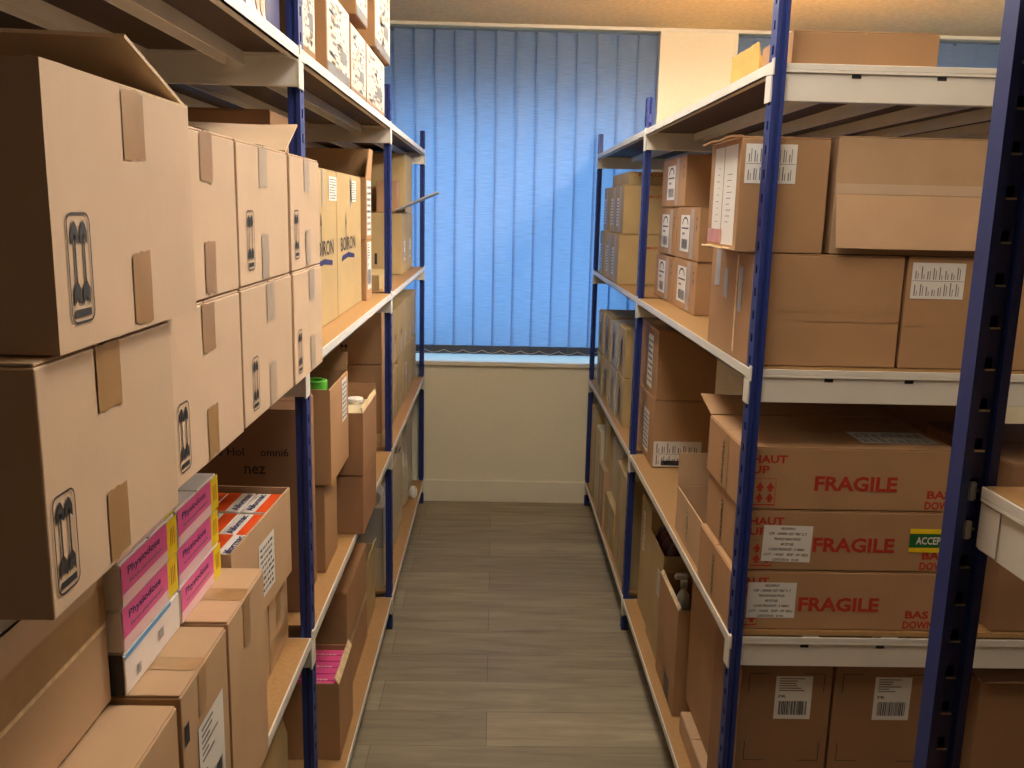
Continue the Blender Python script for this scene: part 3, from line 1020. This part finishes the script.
# ---- shelf 2, middle bay
c = Carton('dark wide carton with handwriting, right behind the first left post', -.95, -.415, 1.865, 2.04, .718, 1.178, 'red')
c.words('-y', [('omni6', -.495, 1.075, .06, .018), ('nez', -.53, 1.035, .045, .018), ('Cie Hol', -.61, 1.075, .08, .018)], 'ink', 'handwriting')
c.label('-y', -.74, .925, .24, .035, 'columns', 3)
c.label('+x', 1.875, 1.09, .06, .075, 'lines', 13)
c = Carton('lower carton of the narrow pair carrying the open carton with green tape', -.60, -.402, 2.085, 2.25, .718, .942, 'brown', 'narrow pair of stacked cartons past the first left post')
c = Carton('upper open narrow carton with a roll of green tape in it', -.60, -.384, 2.080, 2.34, .944, 1.178, 'brown', 'narrow pair of stacked cartons past the first left post', opened=True)
c.label('+x', 2.24, 1.06, .07, .11, 'lines', 14)
c.flap('+y', .05, 80)
c.flap('-x', .06, 70)
box_obj('inner_divider', (-.594-c.c[0], -.39-c.c[0], 2.2-c.c[1], 2.203-c.c[1], .01, .17), M['brown'], c.root)
def ring(name, label, cat, loc, R, r, h, m, rotx=0, core=None):
    bm = bmesh.new()
    n = 32
    rings = []
    for rad, z in ((r, 0), (R-.002, 0), (R, .002), (R, h-.002), (R-.002, h), (r, h)):
        rings.append([bm.verts.new((rad*math.cos(2*math.pi*i/n), rad*math.sin(2*math.pi*i/n), z)) for i in range(n)])
    for a, b in zip(rings, rings[1:]+rings[:1]):
        for i in range(n): bm.faces.new([a[i], a[(i+1) % n], b[(i+1) % n], b[i]])
    o = bm_obj(name, bm, m)
    o.location = loc
    o.rotation_euler = (rotx, 0, 0)
    return tag(o, label, cat)
ring('tape_roll', 'roll of green tape standing out of the open narrow carton', 'tape roll', (-.432, 2.145, 1.150), .030, .018, .040, M['green'])
c = Carton('supporting carton inset filler', -.46, -.40, 2.10, 2.19, .955, 1.148, 'brown') if False else None
c = Carton('lower brown carton of the pair jutting over the shelf edge', -.62, -.348, 2.352, 2.62, .718, .885, 'red', 'pair of cartons jutting over the second left shelf edge')
c = Carton('upper open carton jutting over the second left shelf edge, pale top', -.62, -.347, 2.350, 2.62, .887, 1.060, 'red', 'pair of cartons jutting over the second left shelf edge', opened=True)
box_obj('packing_sheet', (-.13, .13, -.128, .128, .150, .156), M['beige'], c.root)
c.flap('+x', .015, 100, m='edge')
c.flap('+y', .03, 85)
ring('white_cap', 'white round lid lying on top of the jutting open carton', 'lid', (-.40, 2.56, 1.044), .024, .002, .014, M['plastic'])
GS = 'three cartons stacked behind the second left post'
c = Carton('thin carton at the bottom of the stack behind the second left post', -.93, -.415, 3.30, 3.62, .718, .762, 'yellow', GS)
c = Carton('middle carton of the stack behind the second left post', -.93, -.415, 3.30, 3.62, .764, 1.026, 'brown', GS)
c = Carton('upper carton with a dark two-bar mark, behind the second left post', -.93, -.415, 3.30, 3.62, 1.028, 1.262, 'brown', GS)
c.marks('-y', -.575, 1.045, .04, .062, border=False)
for lv, (z0, z1) in enumerate(((.718, .955), (.957, 1.185))):
    for i in range(5):
        y0 = 3.645+.213*i
        wh = ('lower', 'upper')[lv]
        od = ('nearest', 'second', 'middle', 'fourth', 'farthest')[i]
        dz = (-.02, .0, .004, -.004, 0)[i] if lv == 0 else 0
        c = Carton('%s carton of the %s row on the second left shelf by the window' % (od, wh), -.80, -.412-.003*((i+lv) % 2), y0, y0+.207, z0 if lv == 0 else z0+.004, z1+dz if lv == 0 else z1, 'yellow', 'two rows of cartons on the second left shelf by the window')
        if i == 2 and lv == 0: c.label('+x', y0+.08, .78, .045, .11, 'post', 31)
        if i in (0, 1) and lv == 1: c.words('+x', [('A', y0+.08, 1.05, .06, .03)], 'ink')
        c.tape('+x', y0+.1, z0+.01, z0+.08, .04, 'tape_pale')

# ---- bottom left shelf (z .139)
c = Carton('open carton showing hot pink packets on the bottom left shelf', -.60, -.392, 2.185, 2.405, .140, .362, 'brown', opened=True)
c.flap('+x', .02, 120, m='edge')
for k in range(3):
    pk = Carton('hot pink packet in the open bottom-shelf carton, %s of the three' % ('front', 'middle', 'back')[k], -.592, -.400, 2.192+.069*k, 2.259+.069*k, .146, .350, 'hotpink', 'hot pink packets in the bottom-shelf carton', name='pink_packet', cat='packet')
    s = Sheet(pk.frame('+z', -.56, 2.192+.069*k)); s.text('Physiodose', .01, .028, .12, .016, 0, 0); s.build('printed_text', [M['palepink']], pk.root)
c = Carton('large carton behind the pink-packet carton on the bottom left shelf', -.86, -.420, 2.49, 2.90, .140, .482, 'brown')
c.htape('+x', 2.5, 2.89, .30, .03)
c = Carton('carton with crumpled flap before the second left post, bottom shelf', -.80, -.424, 2.915, 3.14, .140, .385, 'yellow', opened=True)
c.flap('+x', .03, 75, cut=.02)
GQ = 'grey-brown pair stacked behind the second left post on the bottom shelf'
c = Carton('lower carton of the pair behind the second post on the bottom left shelf', -.80, -.412, 3.30, 3.60, .140, .303, 'beige', GQ)
c = Carton('upper carton of the bottom-shelf pair, white paper roll on it', -.80, -.412, 3.30, 3.60, .305, .470, 'greybox', GQ)
o = ring('paper_roll', 'white paper roll lying on the bottom-shelf pair behind the second left post', 'paper roll', (-.455, 3.33, .500), .0285, .010, .10, M['plastic'], rotx=math.radians(-90))
c = Carton('first tall beige carton past the second post, bottom left shelf', -.78, -.418, 3.655, 3.90, .140, .52, 'beige', 'beige cartons on the far bottom left shelf')
c = Carton('second tall beige carton on the far bottom left shelf, handle slot', -.78, -.425, 3.915, 4.14, .140, .60, 'beige', 'beige cartons on the far bottom left shelf')
s = Sheet(c.frame('+x', 0, 0)); s.rect(3.97, .50, 4.05, .515); s.build('handle_slot', [M['ink']], c.root)
c = Carton('tall light grey carton nearest the window on the bottom left shelf', -.78, -.430, 4.44, 4.70, .140, .655, 'greybox', 'beige cartons on the far bottom left shelf')
def blob(name, label, cat, loc, sc, m, seed, amp=.18):
    bm = bmesh.new()
    bmesh.ops.create_icosphere(bm, subdivisions=4, radius=1)
    for v in bm.verts:
        d = 1+amp*noise.noise(v.co*1.7+Vector((seed, 0, 0)))+.35*amp*noise.noise(v.co*6+Vector((0, seed, 0)))
        v.co *= d
        v.co.x = max(-1, min(1, v.co.x))
        v.co = Vector((v.co.x*sc[0], v.co.y*sc[1], max(-sc[2]*.8, v.co.z*sc[2])))
    zm = min(v.co.z for v in bm.verts)
    for v in bm.verts: v.co.z -= zm
    o = bm_obj(name, bm, m, smooth=True)
    o.location = loc
    return tag(o, label, cat)
blob('plastic_bag', 'cloudy plastic bag slumped between cartons on the far bottom left shelf', 'bag', (-.50, 4.29, .140), (.095, .125, .17), M['bag'], 3.1)
blob('plastic_bag', 'small crumpled white bag at the shelf edge near the window, bottom left', 'bag', (-.400, 4.42, .140), (.022, .03, .035), M['plastic'], 7.7)
GN = 'cartons on the bottom left shelf under the near bay'
c = Carton('bottom-shelf carton left of the first left post, flap standing', -.80, -.425, 1.50, 1.745, .140, .50, 'yellow', GN, opened=True)
c.flap('+x', .06, 95, cut=.03)
c = Carton('bottom-shelf carton nearest the camera on the left', -.80, -.44, 1.10, 1.47, .140, .46, 'yellow', GN)

# ================================================================ RIGHT SIDE
# ---- top shelf
c = Carton('long low carton on the top right shelf beside the near post', .566, .852, 1.814, 2.02, 1.893, 1.958, 'brown', 'cartons on the top right shelf', seam='y')
c = Carton('yellowish open carton with one raised flap on the top right shelf', .563, .80, 2.03, 2.27, 1.893, 1.945, 'yellowpack', 'cartons on the top right shelf', opened=True)
c.flap('-x', .03, 88, cut=.01)
c.flap('+y', .035, 85)

# ---- shelf 3, end of the unit
c = Carton('open-sided carton with white documents on its aisle side, beside the near right post', .481, .658, 1.814, 2.06, 1.5325, 1.758, 'brown', dent=.0008)
c.label('-y', .490, 1.668, .102, .076, 'columns', 41)
s = Sheet(c.frame('-x', 2.055, 1.54))
s.rect(.035, .012, .115, .205, 0); s.rect(.12, .004, .222, .205, 0)
for k in range(9):
    s.rect(.062+.006*(k % 3), .05+.014*k, .085, .0515+.014*k, 1, 1)
    s.rect(.15, .05+.012*k, .175+.008*(k % 3), .0515+.012*k, 1, 1)
s.rect(.004, .006, .13, .035, 2, 2)
s.build('document', [M['paper'], M['softink'], M['redtape']], c.root)
c.flap('-x', .022, -8, z=1.758)
c.flap('-x', .012, 10, m='edge', z=1.5345)
c = Carton('long carton lying on the third shelf at the near right post, taped end', .522, .830, 1.814, 2.165, 1.302, 1.5305, 'brown', dent=.0008, seam='x')
c.htape('-y', .63, .828, 1.413, .036, 'brown')
c.words('-y', [], 'ink') if False else None
s = Sheet(c.frame('-y', 0, 0)); s.rect(.525, 1.4155, .827, 1.417, 0, 1); s.build('lid_seam', [M['tape']], c.root)
c.tape('-x', 1.93, 1.31, 1.525, .012, 'edge')
c.tape('-x', 1.90, 1.40, 1.50, .03, 'tape_clear')
c.tape('-x', 2.02, 1.42, 1.49, .03, 'tape_clear')
c.tape('-x', 2.10, 1.44, 1.528, .045, 'tape_clear')
c = Carton('carton with a white label on its end, right of the long carton', .837, 1.20, 1.814, 2.2, 1.302, 1.5305, 'brown')
c.label('-y', .846, 1.446, .109, .073, 'columns', 42)
c.htape('-y', .839, .879, 1.41, .04, 'brown')
c = Carton('large carton with a drooping front flap, under the top right shelf', .676, 1.18, 1.822, 2.2, 1.5325, 1.764, 'kraft')
c.flap('-y', .108, -78, z=1.650, m='kraft')
c.htape('-y', .702, 1.17, 1.664, .022, 'edge') if False else None
s = Sheet(c.frame('-y', 0, 0)); s.rect(.679, 1.652, 1.17, 1.672, 0); s.build('folded_edge', [M['pale']], c.root)

# small white-labelled boxes
GR = 'small white-labelled cartons stacked on the third right shelf'
for lb, y0, y1, z0, z1 in (('bottom near box of the small white-labelled stack on the right', 2.70, 3.045, 1.302, 1.462),
                           ('bottom far box of the small white-labelled stack, next to the second post', 3.055, 3.40, 1.302, 1.458),
                           ('middle near box of the small white-labelled stack on the right', 2.695, 3.03, 1.464, 1.626),
                           ('middle far box of the small white-labelled stack on the right', 3.04, 3.36, 1.464, 1.622),
                           ('single top box of the small white-labelled stack on the right', 2.93, 3.34, 1.628, 1.792)):
    c = Carton(lb, .605, .86, y0, y1, z0, z1, 'brown', GR)
    yc = (y0+y1)/2
    c.label('-x', yc+.10, z0+.022, .135, .115, 'carrier', int(y0*77+z0*10))
    c.tape('-x', yc-.07, z0+.002, z1-.003, .05, 'tape_pale')
    c.marks('-x', y0+.045, z0+.09, .02, .045, border=False)
GF = 'cartons in slices on the third right shelf by the window'
for lv, (z0, z1, x0) in enumerate(((1.302, 1.513, .522), (1.515, 1.718, .536))):
    for i in range(3):
        y0 = 3.835+.232*i
        c = Carton('%s carton of the %s layer on the third right shelf by the window' % (('nearest', 'middle', 'farthest')[i], ('lower', 'upper')[lv]), x0+.004*(i % 2), .84, y0, y0+.226, z0, z1, 'yellow', GF)
        c.tape('-x', y0+.11, z0+.004, z1-.004, .05, 'tape_pale')
        c.label('-x', y0+.205, z0+.03, .06, .12, 'lines', 50+i)
        if i == 0: c.words('-y', [('MAGIT', .64, z0+.15, .06, .012)], 'redink')
c = Carton('flat carton with red print on top of the window-side slices', .56, .84, 3.88, 4.42, 1.720, 1.775, 'yellow', GF)
c.words('-y', [('FRAGILE', .60, 1.755, .14, .012)], 'redink')

# ---- shelf 2: FRAGILE cartons
GH = 'long cartons with red FRAGILE printing'
LBL = ['HEXASPRAY', 'CIP : 34009 337 787 2 7', 'FRANCE NANO PROD', '40 ETUIS', 'CODE PRODUIT : 5 00001', 'LOT : 16260   EXP : 07 2021', 'CARTON N   01/50']
for k, (lb, x0, x1, z0, z1) in enumerate((
        ('bottom carton of the three with red FRAGILE print, white label at its left', .522, .982, .718, .853),
        ('middle carton of the three with red FRAGILE print, green and yellow sticker', .534, .995, .855, .990),
        ('top carton of the three with red FRAGILE print, papers on its lid', .528, .988, .992, 1.128))):
    c = Carton(lb, x0, x1, 1.814, 2.11, z0, z1, 'brown', GH, seam='x')
    o = (-.014, .008, .004)[k]
    c.words('-y', [('FRAGILE', (.674, .694, .686)[k], z0+.042, .177, .033),
                   ('HAUT', .546+o, z0+.101, .074, .018), ('UP', .546+o, z0+.078, .038, .018),
                   ('BAS', .925+o, z0+.028, .052, .018), ('DOWN', .922+o, z0+.004, .068, .018)], 'redink', bold=.035)
    s = Sheet(c.frame('-y', 0, 0))
    for r_ in range(2):
        for q in range(2):
            ax, ay = .566+o+.022*q, z0+.018+.024*r_
            s.poly([(ax-.009, ay+.004), (ax+.009, ay+.004), (ax, ay+.018)], 0, -1)
            s.rect(ax-.004, ay-.003, ax+.004, ay+.004, 0, -1)
    s.rect(.553+o, z0+.008, .600+o, z0+.011, 0, -1)
    s.rect(.599+o, z0+.008, .600+o, z0+.068, 0, -1)
    s.rect(.553+o, z0+.067, .600+o, z0+.068, 0, -1)
    s.build('printed_arrows', [M['redink']], c.root)
    if k < 2: c.label('-y', (.561, .584)[k], z0+(.026, .020)[k], .106, .082, 'text', lines=LBL, rot=(0, -.02)[k])
    if k == 1:
        s = Sheet(c.frame('-y', .902, z0+.045))
        s.rect(0, 0, .09, .053, 0, 1)
        s.rect(0, .011, .09, .042, 1, 2)
        s.text('ACCEPTE', .014, .018, .072, .017, 2, 3)
        s.build('sticker', [M['yellowcard'], M['greenink'], M['whitecard']], c.root)
    if k == 2:
        c.label('+z', .80, 1.86, .17, .10, 'columns', 60)
        c.flap('+y', .12, 12)
        c.tape('-x', 1.94, z0+.002, z1-.002, .035, 'tape')
    s = Sheet(c.frame('-x', 1.955, z0+.012))
    s.text('HEXASPRAY', 0, 0, .10, .018, 0, 1, 90)
    s.build('printed_text', [M['greenink'] if k == 0 else M['ink']], c.root)
# small open carton in front of the FRAGILE stack
c = Carton('small open carton with one flap up on the second right shelf', .530, .74, 2.125, 2.44, .718, .845, 'kraft', opened=True)
c.flap('+y', .095, 84)
c.flap('-y', .03, 200)
c.words('-x', [('GILBERT', 2.28, .735, .09, .016, 90)], 'greenink')
wb = Carton('slim white packet standing inside the small open carton', .60, .66, 2.27, 2.30, .724, .92, 'whitecard', name='medicine_packet', cat='packet')
wb.words('-x', [('x', 2.292, .89, .014, .012)], 'ink')
wb.words('-y', [('x', .62, .89, .014, .012)], 'ink')
GT = 'pair of large cartons stacked before the second right post'
c = Carton('lower large carton before the second right post, label reading FR 45', .568, 1.05, 3.06, 3.42, .718, .960, 'brown', GT)
c.label('-x', 3.26, .745, .11, .155, 'lines', 61)
c.label('-y', .572, .722, .17, .092, 'columns', 62)
c.words('-y', [('FR 45', .645, .765, .07, .022)], 'ink')
c.htape('-y', .60, .72, .735, .018, 'ink')
c = Carton('upper large carton before the second right post, long white label', .570, 1.05, 3.06, 3.42, .962, 1.205, 'brown', GT)
c.label('-x', 3.25, .985, .10, .19, 'lines', 63)
c.marks('-y', .84, .99, .05, .07, border=False)
# behind the FRAGILE stack and further right
c = Carton('pale carton behind the top FRAGILE carton', .70, .83, 2.46, 2.76, .718, 1.215, 'beige')
c = Carton('wide brown carton behind the FRAGILE stack, under the third shelf', .86, 1.30, 2.36, 2.80, .718, 1.205, 'red')
c = Carton('brown carton right of the FRAGILE stack, beyond the wide dark post', 1.105, 1.50, 1.814, 2.20, .718, 1.10, 'red')
c.htape('-y', 1.11, 1.49, .90, .03)
GW = 'two rows of cartons on the second right shelf by the window'
for lv, (z0, z1) in enumerate(((.718, .924), (.926, 1.128))):
    for i in range(4):
        y0 = 3.66+.212*i
        c = Carton('%s carton of the %s row on the second right shelf by the window' % (('nearest', 'second', 'third', 'farthest')[i], ('lower', 'upper')[lv]), .545-.005*i, .82, y0, y0+.206, z0, z1-.006*(i % 2), ('yellow', 'greybox', 'yellow', 'yellow')[i], GW)
        c.tape('-x', y0+.11, z0+.004, z1-.008, .05, 'tape_pale')
        c.label('-x', y0+.16, z0+.03, .07, .12, 'lines', 70+i+4*lv)

# ---- bottom right shelf
GE = 'barcode-labelled cartons at the near end of the bottom right shelf'
for lb, x0, x1, lx in (('left carton with a barcode label, foot of the near right post', .562, .766, .640), ('right carton with a barcode label, beside the wide dark post', .772, .99, .862)):
    c = Carton(lb, x0, x1, 1.814, 2.045, .140, .634, 'red', GE)
    c.label('-y', lx, .502, .082, .104, 'post', int(x0*100))
    for (a, b, f, g) in ((x0+.018, .612, 1, -1), (x1-.018, .612, -1, -1), (x0+.018, .40, 1, 1), (x1-.018, .40, -1, 1)):
        s = Sheet(c.frame('-y', 0, 0))
        s.rect(min(a, a+f*.045), b-.0008, max(a, a+f*.045), b+.0008, 0)
        s.rect(a-.0008, min(b, b+g*.045), a+.0008, max(b, b+g*.045), 0)
        s.build('corner_mark', [M['ink']], c.root)
c = Carton('dark carton under the second shelf beyond the wide dark post', 1.10, 1.55, 1.815, 2.3, .140, .60, 'red')
c.flap('-y', .02, 10)
c = Carton('low carton on the bottom right shelf just behind the near post', .555, .85, 2.055, 2.335, .140, .205, 'kraft')
c = Carton('tall carton with a curved cut line resting on the low right carton', .582, .85, 2.055, 2.40, .207, .600, 'brown')
s = Sheet(c.frame('-x', 2.27, .36))
for k in range(12):
    a, b = math.radians(30*k), math.radians(30*(k+1))
    s.poly([(.022*math.cos(a), .06+.05*math.sin(a)), (.022*math.cos(b), .06+.05*math.sin(b)), (.0205*math.cos(b), .06+.0485*math.sin(b)), (.0205*math.cos(a), .06+.0485*math.sin(a))], 0)
s.build('cut_line', [M['ink']], c.root)
c = Carton('open carton holding a white spray bottle, bottom right shelf', .550, .80, 2.415, 2.70, .140, .475, 'brown', opened=True)
s = Sheet(c.frame('-x', 2.56, .145)); s.rect(0, 0, .075, .07); s.build('hand_hole', [M['black']], c.root)
c.flap('-x', .012, 120, m='edge')
# spray bottle
sb = thing('spray_bottle', 'white spray bottle poking out of the open carton on the right', 'bottle', (.597, 2.57, .146))
def lathe(name, prof, m, parent, n=20):
    bm = bmesh.new()
    rr = [[bm.verts.new((r*math.cos(2*math.pi*i/n), r*math.sin(2*math.pi*i/n), z)) for i in range(n)] for r, z in prof]
    for a, b in zip(rr, rr[1:]):
        for i in range(n): bm.faces.new([a[i], a[(i+1) % n], b[(i+1) % n], b[i]])
    bm.faces.new(rr[0][::-1]); bm.faces.new(rr[-1])
    return bm_obj(name, bm, m, parent, smooth=True)
lathe('body', [(.020, 0), (.022, .004), (.022, .285), (.018, .31), (.009, .325), (.009, .337)], M['plastic'], sb)
lathe('cap', [(.011, .333), (.012, .355), (.009, .36)], M['plastic'], sb)
bm = bmesh.new()
add_box(bm, -.030, .012, -.007, .007, .36, .378)
bmesh.ops.bevel(bm, geom=bm.edges[:], offset=.004, segments=3, affect='EDGES')
bm_obj('nozzle', bm, M['plastic'], sb)
c = Carton('open carton of dark wine-coloured bags with a small label, bottom right', .560, .82, 2.715, 2.96, .140, .520, 'yellow', opened=True)
c.label('-x', 2.80, .36, .045, .09, 'lines', 80)
rb = random.Random(2)
for k in range(8):
    o = blob('wine_bag', 'dark wine-coloured bag in the open bottom carton, %s' % ('nearest the camera, aisle side', 'nearest the camera, deeper in', 'second row, aisle side', 'second row, deeper in', 'third row, aisle side', 'third row, deeper in', 'last row, aisle side', 'last row, deeper in')[k], 'bag', (.607+.10*(k % 2), 2.752+.057*(k//2), .40), (.040, .027, .085), M['darkred'], k*2.3)
    o['group'] = 'dark bags in the open bottom right carton'
c2 = Carton('plain carton liner', .57, .81, 2.725, 2.95, .146, .399, 'yellow') if False else None
c = Carton('tall plain carton by the foot of the second right post', .568, .80, 3.00, 3.20, .140, .578, 'yellow')
c.label('-x', 3.15, .38, .04, .15, 'lines', 81)
GV = 'cartons crowded on the far bottom right shelf'
for lb, x0, y0, y1, z0, z1, m in (('tall carton just past the second right post on the bottom shelf', .530, 3.32, 3.62, .140, .585, 'yellow'),
                                  ('low carton second past the post on the far bottom right shelf', .532, 3.66, 3.98, .140, .335, 'yellow'),
                                  ('upper set-back carton second past the post, bottom right shelf', .555, 3.66, 3.96, .337, .60, 'beige'),
                                  ('protruding block carton in the middle of the far bottom right shelf', .524, 4.00, 4.19, .140, .418, 'kraft'),
                                  ('carton resting on the protruding block, far bottom right shelf', .545, 4.01, 4.20, .420, .64, 'yellow'),
                                  ('narrow upright carton near the window on the bottom right shelf', .530, 4.22, 4.40, .140, .55, 'beige'),
                                  ('last upright carton by the window on the bottom right shelf', .532, 4.42, 4.66, .140, .60, 'yellow')):
    c = Carton(lb, x0, .82, y0, y1, z0, z1, m, GV)
    c.tape('-x', (y0+y1)/2, z0+.01, z1-.006, .05, 'tape_pale')
